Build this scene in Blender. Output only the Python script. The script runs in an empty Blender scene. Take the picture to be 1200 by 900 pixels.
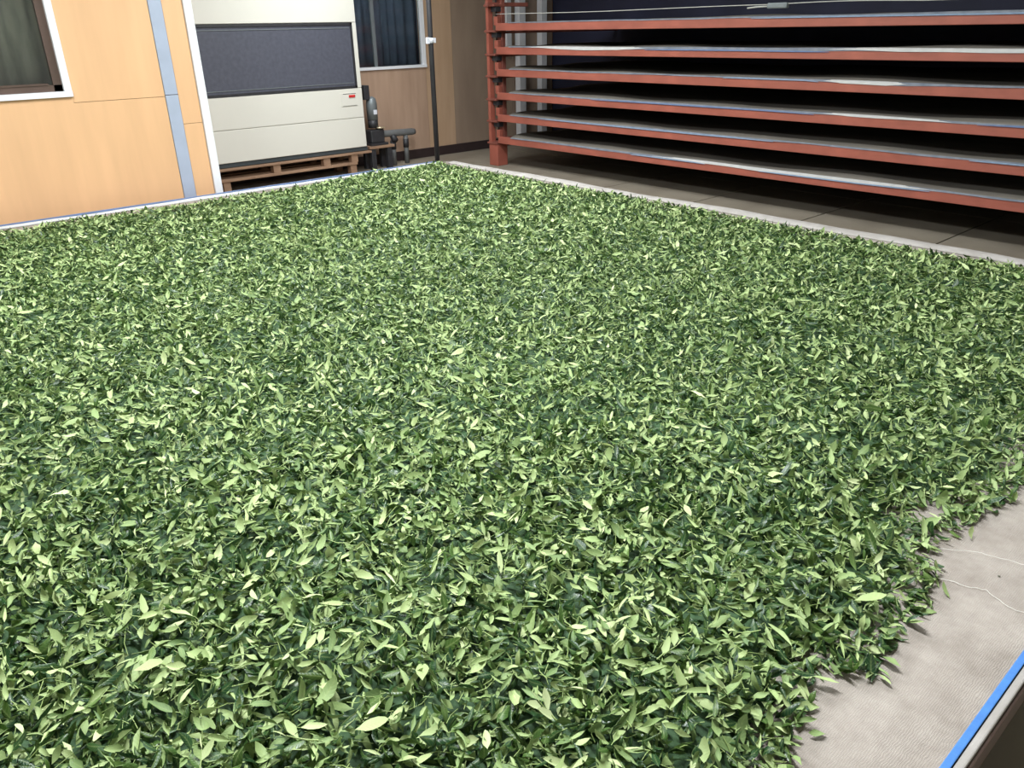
import bpy, bmesh, math, random
import numpy as np
from mathutils import Vector, Matrix

random.seed(7)
rng = np.random.default_rng(11)
S = bpy.context.scene
COL = S.collection

# ------------------------------------------------------------------ camera
cam_d = bpy.data.cameras.new('camera')
cam = bpy.data.objects.new('camera', cam_d)
COL.objects.link(cam)
Rv = Vector((0.747394, -0.664144, -0.01774))
Uv = Vector((0.289308, 0.301304, 0.908579))
Wv = Vector((0.598083, 0.684199, -0.417335))
cam.matrix_world = Matrix((
    (Rv.x, Uv.x, -Wv.x, 0.0),
    (Rv.y, Uv.y, -Wv.y, 0.0),
    (Rv.z, Uv.z, -Wv.z, 1.37),
    (0, 0, 0, 1)))
cam_d.sensor_width = 36.0
cam_d.lens = 914.51 * 36.0 / 1200.0
cam_d.clip_start = 0.02
S.camera = cam

# ------------------------------------------------------------------ world, exposure
world = bpy.data.worlds.new('world')
S.world = world
world.use_nodes = True
world.node_tree.nodes['Background'].inputs[0].default_value = (0.75, 0.82, 0.9, 1)
world.node_tree.nodes['Background'].inputs[1].default_value = 0.15
S.view_settings.view_transform = 'Standard'
S.view_settings.look = 'None'
S.view_settings.gamma = 1.0
S.view_settings.use_curve_mapping = False
S.view_settings.exposure = 0.68

LIGHTS = [  # ceiling fluorescent fixtures: x, y, watts; last one added to brighten machine and wall
    (0.6, 3.9, 58), (0.9, 1.4, 66), (3.2, 4.2, 60), (3.4, 1.5, 26), (3.9, 6.0, 34),
]


# ------------------------------------------------------------------ materials
def nodes_of(name):
    m = bpy.data.materials.new(name)
    m.use_nodes = True
    nt = m.node_tree
    return m, nt, nt.nodes['Principled BSDF']


def mat(name, col, rough=0.6, metal=0.0, noise=0.0, scale=8.0, col2=None, bump=0.0, bscale=60.0, stretch=(1, 1, 1), spec=0.5):
    m, nt, b = nodes_of(name)
    b.inputs['Base Color'].default_value = (*col, 1)
    b.inputs['Roughness'].default_value = rough
    b.inputs['Metallic'].default_value = metal
    b.inputs['Specular IOR Level'].default_value = spec
    tc = nt.nodes.new('ShaderNodeTexCoord')
    mp = nt.nodes.new('ShaderNodeMapping')
    mp.inputs['Scale'].default_value = stretch
    nt.links.new(tc.outputs['Object'], mp.inputs[0])
    if noise or col2:
        n = nt.nodes.new('ShaderNodeTexNoise')
        n.inputs['Scale'].default_value = scale
        n.inputs['Detail'].default_value = 6
        nt.links.new(mp.outputs[0], n.inputs['Vector'])
        r = nt.nodes.new('ShaderNodeValToRGB')
        r.color_ramp.elements[0].position = 0.3
        r.color_ramp.elements[1].position = 0.7
        c2 = col2 if col2 else tuple(min(1, c * (1 + noise)) for c in col)
        c1 = col if col2 else tuple(c * (1 - noise) for c in col)
        r.color_ramp.elements[0].color = (*c1, 1)
        r.color_ramp.elements[1].color = (*c2, 1)
        nt.links.new(n.outputs[0], r.inputs[0])
        nt.links.new(r.outputs[0], b.inputs['Base Color'])
    if bump:
        n2 = nt.nodes.new('ShaderNodeTexNoise')
        n2.inputs['Scale'].default_value = bscale
        n2.inputs['Detail'].default_value = 4
        nt.links.new(mp.outputs[0], n2.inputs['Vector'])
        bp = nt.nodes.new('ShaderNodeBump')
        bp.inputs['Strength'].default_value = bump
        bp.inputs['Distance'].default_value = 0.004
        nt.links.new(n2.outputs[0], bp.inputs['Height'])
        nt.links.new(bp.outputs[0], b.inputs['Normal'])
    return m


M = {}
M['orange'] = mat('orange_board', (0.76, 0.46, 0.25), 0.42, noise=0.06, scale=3, stretch=(3, 1, 0.35))
M['orange_dark'] = mat('board_joint', (0.30, 0.15, 0.07), 0.8, noise=0.1)
M['white_trim'] = mat('white_trim', (0.80, 0.81, 0.84), 0.4, noise=0.02)
M['stripe'] = mat('grey_blue_strip', (0.38, 0.43, 0.54), 0.45, noise=0.08, scale=6)
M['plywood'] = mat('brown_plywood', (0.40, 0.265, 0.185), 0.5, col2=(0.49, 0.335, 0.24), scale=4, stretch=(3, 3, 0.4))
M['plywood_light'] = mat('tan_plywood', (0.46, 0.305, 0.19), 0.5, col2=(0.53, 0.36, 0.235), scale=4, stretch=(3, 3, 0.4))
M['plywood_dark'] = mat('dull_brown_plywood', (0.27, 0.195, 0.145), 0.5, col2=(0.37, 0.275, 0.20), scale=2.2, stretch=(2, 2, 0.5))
M['baseboard'] = mat('dark_baseboard', (0.035, 0.022, 0.022), 0.5, noise=0.1)
M['dark_wall'] = mat('shade_navy_wall', (0.020, 0.022, 0.050), 0.7, noise=0.25, scale=2)  # near-black colour stands in for the shade behind the rack
M['plain_wall'] = mat('plain_wall', (0.70, 0.69, 0.66), 0.7, noise=0.05)
M['ceiling'] = mat('ceiling_board', (0.62, 0.62, 0.60), 0.8, noise=0.04)
M['concrete'] = mat('concrete', (0.22, 0.185, 0.14), 0.75, col2=(0.30, 0.26, 0.20), scale=2.5, bump=0.3, bscale=90)
M['joint'] = mat('floor_joint', (0.05, 0.042, 0.035), 0.9, noise=0.1)
M['red'] = mat('red_oxide_paint', (0.345, 0.102, 0.070), 0.45, noise=0.14, scale=9, stretch=(1, 0.6, 1), bump=0.15, bscale=40)
M['red_dark'] = mat('worn_red_paint', (0.23, 0.072, 0.052), 0.55, noise=0.25, scale=14)
M['black_steel'] = mat('black_steel', (0.03, 0.03, 0.034), 0.5, noise=0.2, scale=20)
M['ac_white'] = mat('cream_enamel', (0.72, 0.705, 0.63), 0.35, noise=0.015, scale=3)
M['ac_dark'] = mat('dark_grille', (0.078, 0.082, 0.108), 0.55, noise=0.12, scale=30)
M['ac_skirt'] = mat('dark_skirt', (0.05, 0.062, 0.068), 0.6, noise=0.1)
M['pallet'] = mat('pallet_wood', (0.24, 0.14, 0.085), 0.7, col2=(0.36, 0.225, 0.14), scale=12, stretch=(0.4, 2, 2), bump=0.3)
M['switch_red'] = mat('red_plastic', (0.60, 0.03, 0.03), 0.35, noise=0.05)
M['grey_metal'] = mat('grey_metal', (0.20, 0.225, 0.235), 0.45, metal=0.3, noise=0.1, scale=15)
M['pvc'] = mat('grey_pipe', (0.15, 0.155, 0.155), 0.5, noise=0.12, scale=15)
M['brass'] = mat('pale_brass', (0.62, 0.52, 0.36), 0.35, metal=0.6, noise=0.1)
M['label'] = mat('white_label', (0.7, 0.72, 0.78), 0.5, noise=0.05)
M['cable'] = mat('grey_cable', (0.50, 0.50, 0.46), 0.5, noise=0.05)
M['hem_white'] = mat('white_hem', (0.58, 0.58, 0.57), 0.8, noise=0.08, scale=14, bump=0.3)
M['hem_blue'] = mat('blue_hem', (0.06, 0.205, 0.56), 0.7, noise=0.12, scale=25, bump=0.3)
M['hem_greyblue'] = mat('faded_blue_hem', (0.22, 0.30, 0.42), 0.7, noise=0.12, scale=25)
M['hem_blue2'] = mat('muted_blue_hem', (0.13, 0.19, 0.34), 0.7, noise=0.12, scale=25)
M['roll'] = mat('folded_cloth', (0.33, 0.305, 0.28), .9, col2=(0.43, 0.405, 0.38), scale=9, bump=.4, bscale=50)
M['thread'] = mat('white_thread', (0.8, 0.78, 0.72), 0.7, noise=0.02)
M['sheet'] = mat('shelf_cloth', (0.165, 0.15, 0.125), 0.9, col2=(0.235, 0.21, 0.175), scale=3, stretch=(1.5, 0.5, 1), bump=0.3, bscale=30)
M['frame_brown'] = mat('bronze_frame', (0.115, 0.075, 0.06), 0.4, metal=0.3, noise=0.1)
M['curtain_green'] = mat('olive_curtain', (0.25, 0.235, 0.18), 0.9, noise=0.3, scale=6, stretch=(3, 3, 0.6))
M['curtain_blue'] = mat('navy_curtain', (0.11, 0.14, 0.20), 0.9, noise=0.2, scale=6)
M['lamp_housing'] = mat('lamp_housing', (0.8, 0.8, 0.8), 0.4, noise=0.01)


def glass():
    m, nt, b = nodes_of('window_glass')
    b.inputs['Base Color'].default_value = (0.85, 0.9, 0.9, 1)
    b.inputs['Roughness'].default_value = 0.06
    b.inputs['IOR'].default_value = 1.45
    b.inputs['Transmission Weight'].default_value = 1.0
    return m


M['glass'] = glass()


def emissive(name, col, st):
    m, nt, b = nodes_of(name)
    b.inputs['Base Color'].default_value = (0.9, 0.9, 0.9, 1)
    b.inputs['Emission Color'].default_value = (*col, 1)
    b.inputs['Emission Strength'].default_value = st
    return m


M['tube'] = emissive('fluorescent_tube', (0.93, 0.97, 1.0), 6.0)


def cloth_mat():
    m, nt, b = nodes_of('woven_cloth')
    b.inputs['Roughness'].default_value = 0.92
    b.inputs['Specular IOR Level'].default_value = 0.2
    tc = nt.nodes.new('ShaderNodeTexCoord')
    n = nt.nodes.new('ShaderNodeTexNoise')
    n.inputs['Scale'].default_value = 7
    n.inputs['Detail'].default_value = 12
    n.inputs['Roughness'].default_value = 0.72
    nt.links.new(tc.outputs['Object'], n.inputs['Vector'])
    r = nt.nodes.new('ShaderNodeValToRGB')
    r.color_ramp.elements[0].color = (0.27, 0.232, 0.20, 1)
    r.color_ramp.elements[1].color = (0.47, 0.42, 0.375, 1)
    r.color_ramp.elements[0].position = 0.3
    r.color_ramp.elements[1].position = 0.72
    nt.links.new(n.outputs[0], r.inputs[0])
    hs = []
    for d, sc in (('X', 110.0), ('Y', 84.0)):
        w = nt.nodes.new('ShaderNodeTexWave')
        w.bands_direction = d
        w.inputs['Scale'].default_value = sc
        w.inputs['Distortion'].default_value = 6.0
        w.inputs['Detail'].default_value = 2
        nt.links.new(tc.outputs['Object'], w.inputs['Vector'])
        hs.append(w)
    mx = nt.nodes.new('ShaderNodeMath')
    mx.operation = 'ADD'
    nt.links.new(hs[0].outputs[1], mx.inputs[0])
    nt.links.new(hs[1].outputs[1], mx.inputs[1])
    mm = nt.nodes.new('ShaderNodeMixRGB')
    mm.blend_type = 'MULTIPLY'
    mm.inputs[0].default_value = 0.28
    rr = nt.nodes.new('ShaderNodeMapRange')
    rr.inputs['From Max'].default_value = 2.0
    rr.inputs['To Min'].default_value = 0.72
    rr.inputs['To Max'].default_value = 1.15
    nt.links.new(mx.outputs[0], rr.inputs[0])
    nt.links.new(r.outputs[0], mm.inputs[1])
    nt.links.new(rr.outputs[0], mm.inputs[2])
    nt.links.new(mm.outputs[0], b.inputs['Base Color'])
    bp = nt.nodes.new('ShaderNodeBump')
    bp.inputs['Strength'].default_value = 0.35
    bp.inputs['Distance'].default_value = 0.002
    nt.links.new(mx.outputs[0], bp.inputs['Height'])
    nt.links.new(bp.outputs[0], b.inputs['Normal'])
    return m


M['cloth'] = cloth_mat()


def leaf_mat():
    """tea leaf: dark glossy upper face, pale matt lower face; 'tone' varies leaf to leaf, 'across' and 'along' give the veins"""
    m, nt, b = nodes_of('tea_leaf')
    L = nt.links

    def attr(nm):
        a = nt.nodes.new('ShaderNodeAttribute')
        a.attribute_name = nm
        return a.outputs['Fac']
    tone, across, along = attr('tone'), attr('across'), attr('along')

    def ramp(stops):
        r = nt.nodes.new('ShaderNodeValToRGB')
        e = r.color_ramp.elements
        e[0].position, e[0].color = stops[0][0], (*stops[0][1], 1)
        e[1].position, e[1].color = stops[-1][0], (*stops[-1][1], 1)
        for p, c in stops[1:-1]:
            q = e.new(p)
            q.color = (*c, 1)
        return r
    top = ramp([(0, (0.010, 0.040, 0.015)), (0.45, (0.021, 0.070, 0.019)), (0.6, (0.045, 0.092, 0.014)), (0.8, (0.064, 0.135, 0.030)), (1, (0.17, 0.27, 0.075))])
    bot = ramp([(0, (0.12, 0.205, 0.068)), (0.4, (0.28, 0.39, 0.145)), (0.75, (0.48, 0.59, 0.26)), (1, (0.64, 0.72, 0.39))])
    L.new(tone, top.inputs[0])
    L.new(tone, bot.inputs[0])
    geo = nt.nodes.new('ShaderNodeNewGeometry')
    mix = nt.nodes.new('ShaderNodeMixRGB')
    L.new(geo.outputs['Backfacing'], mix.inputs[0])
    L.new(top.outputs[0], mix.inputs[1])
    L.new(bot.outputs[0], mix.inputs[2])
    # midrib (across = 0) and slanted side veins

    def mth(op, a, bb):
        n = nt.nodes.new('ShaderNodeMath')
        n.operation = op
        for i, v in enumerate((a, bb)):
            if v is None:
                continue
            if isinstance(v, (int, float)):
                n.inputs[i].default_value = v
            else:
                L.new(v, n.inputs[i])
        return n.outputs[0]
    rib = mth('POWER', mth('SUBTRACT', 1.0, across), 9.0)
    side = mth('POWER', mth('ABSOLUTE', mth('SINE', mth('MULTIPLY', mth('SUBTRACT', along, mth('MULTIPLY', across, 0.16)), 26.0), None), None), 14.0)
    vein = mth('ADD', mth('MULTIPLY', rib, 0.32), mth('MULTIPLY', side, 0.10))
    mix2 = nt.nodes.new('ShaderNodeMixRGB')
    mix2.inputs[2].default_value = (0.42, 0.52, 0.20, 1)
    L.new(vein, mix2.inputs[0])
    L.new(mix.outputs[0], mix2.inputs[1])
    L.new(mix2.outputs[0], b.inputs['Base Color'])
    rg = nt.nodes.new('ShaderNodeMapRange')
    rg.inputs['To Min'].default_value = 0.33
    rg.inputs['To Max'].default_value = 0.6
    L.new(geo.outputs['Backfacing'], rg.inputs[0])
    L.new(rg.outputs[0], b.inputs['Roughness'])
    b.inputs['Specular IOR Level'].default_value = 0.45
    bp = nt.nodes.new('ShaderNodeBump')
    bp.inputs['Strength'].default_value = 0.25
    bp.inputs['Distance'].default_value = 0.001
    L.new(side, bp.inputs['Height'])
    L.new(bp.outputs[0], b.inputs['Normal'])
    # thin leaves let some light through
    tr = nt.nodes.new('ShaderNodeBsdfTranslucent')
    L.new(mix2.outputs[0], tr.inputs['Color'])
    ms = nt.nodes.new('ShaderNodeMixShader')
    ms.inputs[0].default_value = 0.12
    out = nt.nodes['Material Output']
    L.new(b.outputs[0], ms.inputs[1])
    L.new(tr.outputs[0], ms.inputs[2])
    L.new(ms.outputs[0], out.inputs['Surface'])
    return m


M['leaf'] = leaf_mat()
M['stem'] = mat('green_stem', (0.30, 0.40, 0.13), 0.5, noise=0.15, scale=40)
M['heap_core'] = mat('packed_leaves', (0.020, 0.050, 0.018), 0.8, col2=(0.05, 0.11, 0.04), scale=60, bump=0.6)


# ------------------------------------------------------------------ mesh helpers
def box(bm, x0, x1, y0, y1, z0, z1, bev=0.0):
    r = bmesh.ops.create_cube(bm, size=1.0)
    for v in r['verts']:
        v.co = Vector(((x0 + x1) / 2 + v.co.x * (x1 - x0), (y0 + y1) / 2 + v.co.y * (y1 - y0), (z0 + z1) / 2 + v.co.z * (z1 - z0)))
    if bev:
        es = list({e for v in r['verts'] for e in v.link_edges})
        bmesh.ops.bevel(bm, geom=es, offset=bev, segments=2, affect='EDGES', profile=0.5)


def tube(bm, pts, rad, seg=12, cap=True, rads=None):
    pts = [Vector(p) for p in pts]
    rings = []
    up = Vector((0, 0, 1))
    for i, p in enumerate(pts):
        d = (pts[min(i + 1, len(pts) - 1)] - pts[max(i - 1, 0)]).normalized()
        a = d.cross(up)
        if a.length < 1e-3:
            a = d.cross(Vector((1, 0, 0)))
        a.normalize()
        b = d.cross(a).normalized()
        rr = rads[i] if rads else rad
        rings.append([bm.verts.new(p + (a * math.cos(2 * math.pi * k / seg) + b * math.sin(2 * math.pi * k / seg)) * rr) for k in range(seg)])
    for i in range(len(rings) - 1):
        for k in range(seg):
            bm.faces.new((rings[i][k], rings[i][(k + 1) % seg], rings[i + 1][(k + 1) % seg], rings[i + 1][k]))
    if cap:
        bm.faces.new(rings[0][::-1])
        bm.faces.new(rings[-1])


def link(name, me, parent=None):
    o = bpy.data.objects.new(name, me)
    COL.objects.link(o)
    if parent:
        o.parent = parent
    return o


def obj(name, bm, m, parent=None, smooth=False):
    """world-space bmesh -> one object whose origin sits at its base centre; parents are at known locations"""
    bmesh.ops.recalc_face_normals(bm, faces=bm.faces)
    xs = [v.co for v in bm.verts]
    c = Vector(((min(v.x for v in xs) + max(v.x for v in xs)) / 2, (min(v.y for v in xs) + max(v.y for v in xs)) / 2, min(v.z for v in xs)))
    for v in bm.verts:
        v.co -= c
    me = bpy.data.meshes.new(name)
    bm.to_mesh(me)
    bm.free()
    if smooth:
        for p in me.polygons:
            p.use_smooth = True
    me.materials.append(m)
    o = link(name, me, parent)
    o.location = c - (WL[parent.name] if parent else Vector((0, 0, 0)))
    WL[o.name] = c
    return o


WL = {}     # world location of every object built (no rotations are used on parents)


def boxobj(name, m, parent, *b, bev=0.0):
    bm = bmesh.new()
    box(bm, *b, bev=bev)
    return obj(name, bm, m, parent)


def tubeobj(name, m, parent, pts, rad, seg=12, rads=None):
    bm = bmesh.new()
    tube(bm, pts, rad, seg, rads=rads)
    return obj(name, bm, m, parent, smooth=True)


def tag(o, label, cat, group=None, kind=None):
    if label:
        o['label'] = label
    if cat:
        o['category'] = cat
    if group:
        o['group'] = group
    if kind:
        o['kind'] = kind
    return o


def thing(name, loc, label, cat, group=None):
    o = link(name, None)
    o.location = loc
    o.empty_display_size = 0.1
    WL[o.name] = Vector(loc)
    return tag(o, label, cat, group)


def struct(o):
    o['kind'] = 'structure'
    return o


# ------------------------------------------------------------------ the setting
X0, X1, Y0, Y1, ZC = -2.5, 7.5, -1.5, 7.68, 2.8
YO = 5.95            # orange partition
floor = struct(boxobj('floor', M['joint'], None, X0, X1, Y0, Y1, -0.10, -0.008))
xs_ = [X0, -0.7, 1.1, 2.9, 4.7, 6.5, X1]
ys_ = [Y0, -0.98, 0.0, 0.98, 1.96, 2.94, 3.92, 4.90, 5.88, 6.86, Y1]
for i in range(len(xs_) - 1):
    for j in range(len(ys_) - 1):
        g = 0.006
        boxobj('slab', M['concrete'], floor, xs_[i] + g, xs_[i + 1] - g, ys_[j] + g, ys_[j + 1] - g, -0.06, random.uniform(-0.0015, 0.0), bev=0.003)
struct(boxobj('ceiling', M['ceiling'], None, X0, X1, Y0, Y1, ZC, ZC + 0.1))

# back wall behind the machine, with an opening for the far window
WB = (4.62, 5.515, 0.97, 1.95)
bm = bmesh.new()
box(bm, 2.35, WB[0], Y1, Y1 + 0.1, 0, ZC)
box(bm, WB[1], X1, Y1, Y1 + 0.1, 0, ZC)
box(bm, WB[0], WB[1], Y1, Y1 + 0.1, 0, WB[2])
box(bm, WB[0], WB[1], Y1, Y1 + 0.1, WB[3], ZC)
wall_back = struct(obj('wall_back', bm, M['orange_dark'], None))
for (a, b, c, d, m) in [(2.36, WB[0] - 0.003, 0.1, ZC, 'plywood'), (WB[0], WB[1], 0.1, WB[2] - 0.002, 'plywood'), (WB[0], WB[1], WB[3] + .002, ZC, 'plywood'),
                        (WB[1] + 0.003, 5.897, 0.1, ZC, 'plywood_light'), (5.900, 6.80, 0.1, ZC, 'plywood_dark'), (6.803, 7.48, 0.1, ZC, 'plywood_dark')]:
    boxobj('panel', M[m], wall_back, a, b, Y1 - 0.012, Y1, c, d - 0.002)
struct(boxobj('baseboard_back', M['baseboard'], None, 2.36, X1 - .01, Y1 - 0.024, Y1 - 0.012, 0.0, 0.10))
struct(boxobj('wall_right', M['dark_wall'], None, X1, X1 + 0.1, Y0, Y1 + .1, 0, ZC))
struct(boxobj('wall_front', M['plain_wall'], None, X0, X1, Y0 - 0.1, Y0, 0, ZC))
struct(boxobj('wall_side', M['plain_wall'], None, X0 - 0.1, X0, Y0, YO, 0, ZC))
struct(boxobj('wall_recess', M['orange_dark'], None, 2.21, 2.31, YO + 0.1, Y1, 0, ZC))

# orange partition on the left, with its window opening
WO = (0.35, 1.442, 1.005, 2.05)
bm = bmesh.new()
box(bm, X0, WO[0], YO + .01, YO + 0.1, 0, ZC)
box(bm, WO[1], 2.31, YO + .01, YO + 0.1, 0, ZC)
box(bm, WO[0], WO[1], YO + .01, YO + 0.1, 0, WO[2])
box(bm, WO[0], WO[1], YO + .01, YO + 0.1, WO[3], ZC)
wall_left = struct(obj('wall_left', bm, M['orange_dark'], None))
zs = 0.962
for (a, b, c, d, m) in [(X0, -0.62, 0, zs - .0015, 'orange'), (-0.617, WO[0] - .003, 0, zs - .0015, 'orange'), 
                        (X0, WO[0] - .003, zs + .0015, ZC, 'orange'), (WO[1] + .002, 2.030, zs + .0015, ZC, 'orange'),
                        (WO[0], WO[1], WO[3] + .003, ZC, 'orange'),
                        (2.124, 2.262, 0, 0.7695, 'orange'), (2.124, 2.262, 0.7725, ZC, 'orange')]:
    boxobj('panel', M[m], wall_left, a, b, YO - 0.002, YO + 0.01, c, d)
bm = bmesh.new()
for q in ((WO[0], 2.030, 0, zs - .0015), (WO[0], WO[1] + .001, zs - .0015, WO[2] - .003)):
    box(bm, q[0], q[1], YO - 0.002, YO + 0.01, q[2], q[3])
obj('panel', bm, M['orange'], wall_left)
boxobj('cover_strip', M['stripe'], wall_left, 2.033, 2.121, YO - 0.008, YO + .01, 0.0, zs + .006, bev=.002)
boxobj('cover_strip', M['stripe'], wall_left, 2.033, 2.121, YO - 0.008, YO + .01, zs + .010, ZC, bev=.002)
struct(boxobj('trim_1', M['white_trim'], None, 2.265, 2.322, YO - 0.018, YO + 0.13, 0.0, ZC, bev=.003))


def window(name, rect, y, fr_m, wd, depth, glass_back, mull=(), sash=None, ledge=None):
    x0, x1, z0, z1 = rect
    bm = bmesh.new()
    box(bm, x0 - .004, x0 + wd, y - .015, y + .05, z0, z1)
    box(bm, x1 - wd, x1 + .004, y - .015, y + .05, z0, z1)
    box(bm, x0 - .004, x1 + .004, y - .022, y + .05, z0 - .004, z0 + wd * 0.75)
    box(bm, x0 - .004, x1 + .004, y - .015, y + .05, z1 - wd, z1)
    w = struct(obj(name, bm, fr_m, None))
    xa, xb, za, zb = x0 + wd, x1 - wd, z0 + wd * .75, z1 - wd
    if sash:
        s = sash
        bm = bmesh.new()
        box(bm, xa, xa + s, y + .012, y + .045, za, zb)
        box(bm, xb - s, xb, y + .012, y + .045, za, zb)
        box(bm, xa, xb, y + .012, y + .045, za, za + s * 0.8)
        box(bm, xa, xb, y + .012, y + .045, zb - s, zb)
        obj('sash', bm, M['frame_brown'], w)
        boxobj('sash_rail', M['frame_brown'], w, xa + s, xb - s - .03, y + .006, y + .02, za + s * .8, za + s * .8 + .012)
        xa, xb, za, zb = xa + s, xb - s, za + s * .8, zb - s
    for mx in mull:
        boxobj('mullion', M['grey_metal'], w, mx - .018, mx + .018, y + .015, y + .045, za, zb)
    boxobj('pane', M['glass'], w, xa, xb, y + .026, y + .031, za, zb)
    return w


window('window_1', WO, YO, M['white_trim'], 0.040, 0.1, None, sash=0.05)
window('window_2', WB, Y1 - .012, M['white_trim'], 0.032, 0.1, None, mull=(4.885,))


def curtain(x0, x1, y, z0, z1, amp, per, m, label):
    bm = bmesh.new()
    n = 90
    rows = []
    for z in (z0, z1):
        rows.append([bm.verts.new((x0 + (x1 - x0) * i / n, y + amp * math.sin(i * (x1 - x0) / n / per * 6.283 + 1.3 * math.sin(i * .13)), z)) for i in range(n + 1)])
    for i in range(n):
        bm.faces.new((rows[0][i], rows[0][i + 1], rows[1][i + 1], rows[1][i]))
    o = obj('curtain', bm, m, None, smooth=True)
    md = o.modifiers.new('thick', 'SOLIDIFY')
    md.thickness = 0.003
    return tag(o, label, 'curtain')


curtain(WO[0] - .1, WO[1] + .12, YO + .17, .9, 2.1, .022, .12, M['curtain_green'], 'dark olive curtain hanging in folds behind the window of the orange wall')
curtain(WB[0] - .1, WB[1] + .12, Y1 + .17, .9, 2.0, .022, .11, M['curtain_blue'], 'dark blue pleated curtain behind the far window of the brown wall')
# unseen backing boards close off the rooms behind the two windows
struct(boxobj('hidden_back_1', M['plain_wall'], None, WO[0] - .2, WO[1] + .2, YO + .24, YO + .26, .8, 2.2))
struct(boxobj('hidden_back_2', M['plain_wall'], None, WB[0] - .2, WB[1] + .2, Y1 + .24, Y1 + .26, .8, 2.1))

# white uprights on the back wall beside the rack
for k, (x, w, y) in enumerate([(6.70, .075, 7.62), (6.895, .10, 7.60), (7.255, .09, 7.60)]):
    o = boxobj('wall_upright', M['white_trim'], None, x - w / 2, x + w / 2, y - .03, Y1 - .024, 1.06 if k == 0 else 0.0, ZC, bev=.004)
    tag(o, ['slim white upright nearest the end post of the red rack', 'broad white upright on the back wall, between its two slimmer neighbours',
            'white upright farthest into the dark corner behind the red rack'][k], 'upright', 'white uprights on the back wall')

# ------------------------------------------------------------------ ceiling lights
for k, (x, y, p) in enumerate(LIGHTS):
    t = thing('ceiling_light', (x, y, ZC), ['fluorescent ceiling fixture above the %s' % s for s in
              ('tea leaves near the orange wall', 'tea leaves nearest the photographer', 'far corner of the tea tray', 'bare edge of the tea tray', 'gap before the cream air conditioner, added to brighten it')][k], 'light', 'fluorescent ceiling fixtures')
    bm = bmesh.new()
    box(bm, x - .12, x + .12, y - .62, y + .62, ZC - .07, ZC - .001, bev=.01)
    obj('housing', bm, M['lamp_housing'], t)
    for s in (-.05, .05):
        tubeobj('lamp_tube', M['tube'], t, [(x + s, y - .59, ZC - .095), (x + s, y + .59, ZC - .095)], .014, 10)
    ld = bpy.data.lights.new('lamp_glow', 'AREA')
    ld.shape = 'RECTANGLE'
    ld.size, ld.size_y = 0.3, 1.25
    ld.energy = p
    ld.color = (0.93, 0.97, 1.0)
    lo = bpy.data.objects.new('lamp_glow', ld)
    COL.objects.link(lo)
    lo.parent = t
    lo.location = (0, 0, -.13)

# ------------------------------------------------------------------ air conditioner on its pallet
YA = 7.27
t = thing('air_conditioner', (3.55, YA + .19, .255), 'cream floor-standing air conditioner with a wide dark grille, standing on a pallet', 'air conditioner')
ax0, ax1 = 2.62, 4.425
boxobj('cabinet', M['ac_white'], t, ax0, ax1, YA + .012, YA + .375, .262, 1.98, bev=.006)
boxobj('top_panel', M['ac_white'], t, ax0 + .003, ax1 - .003, YA - .004, YA + .02, 1.428, 1.975, bev=.004)
boxobj('side_strip', M['ac_white'], t, 4.378, ax1 - .003, YA - .004, YA + .02, .832, 1.424, bev=.003)
boxobj('middle_panel', M['ac_white'], t, ax0 + .003, ax1 - .003, YA - .004, YA + .02, .5505, .828, bev=.004)
boxobj('lower_panel', M['ac_white'], t, ax0 + .003, ax1 - .003, YA - .004, YA + .02, .262, .546, bev=.004)
bm = bmesh.new()
gx0, gx1, gz0, gz1 = ax0 + .005, 4.375, .832, 1.424
box(bm, gx0, gx1, YA - .006, YA + .012, gz1 - .022, gz1)
box(bm, gx0, gx1, YA - .006, YA + .012, gz0, gz0 + .022)
box(bm, gx0, gx0 + .02, YA - .006, YA + .012, gz0, gz1)
box(bm, gx1 - .02, gx1, YA - .006, YA + .012, gz0, gz1)
gr = obj('grille', bm, M['black_steel'], t)  # frame in black, drawing the shadow lines above and below the mesh
boxobj('filter_mesh', M['ac_dark'], gr, gx0 + .02, gx1 - .02, YA + .004, YA + .012, gz0 + .022, gz1 - .022)
for z in (gz0 + .045, gz1 - .05):
    boxobj('grille_rail', M['grey_metal'], gr, gx0 + .03, gx1 - .03, YA - .001, YA + .005, z, z + .006)
boxobj('base_skirt', M['ac_skirt'], t, ax0, ax1 + .01, YA + .01, YA + .37, .222, .262)
cp = boxobj('control_cover', M['ac_white'], t, 4.175, 4.355, YA - .008, YA - .003, .665, .79, bev=.002)
boxobj('switch_slot', M['ac_skirt'], cp, 4.20, 4.345, YA - .0095, YA - .008, .779, .784)
boxobj('switch', M['switch_red'], cp, 4.262, 4.335, YA - .016, YA - .008, .745, .770, bev=.004)
boxobj('plate_line', M['ac_skirt'], cp, 4.19, 4.35, YA - .0095, YA - .008, .668, .671)

t = thing('pallet', (3.5, YA + .19, 0), 'brown wooden pallet carrying the cream air conditioner', 'pallet')
for k in range(4):
    y = YA - .03 + k * .11
    boxobj('deck_board', M['pallet'], t, 2.56, 4.46, y, y + .085, .196, .216, bev=.003)
for k in range(3):
    y = YA - .03 + k * .15
    boxobj('stringer_board', M['pallet'], t, 2.56, 4.28, y, y + .09, .098, .122, bev=.003)
for x in (2.58, 3.36, 3.90, 4.22):
    for y in (YA - .02, YA + .27):
        boxobj('block', M['pallet'], t, x, x + .075, y, y + .07, .122, .196, bev=.003)
for x in (2.85, 4.20):
    for y in (YA - .02, YA + .27):
        boxobj('foot', M['pallet'], t, x, x + .07, y, y + .07, 0, .098, bev=.003)

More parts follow.
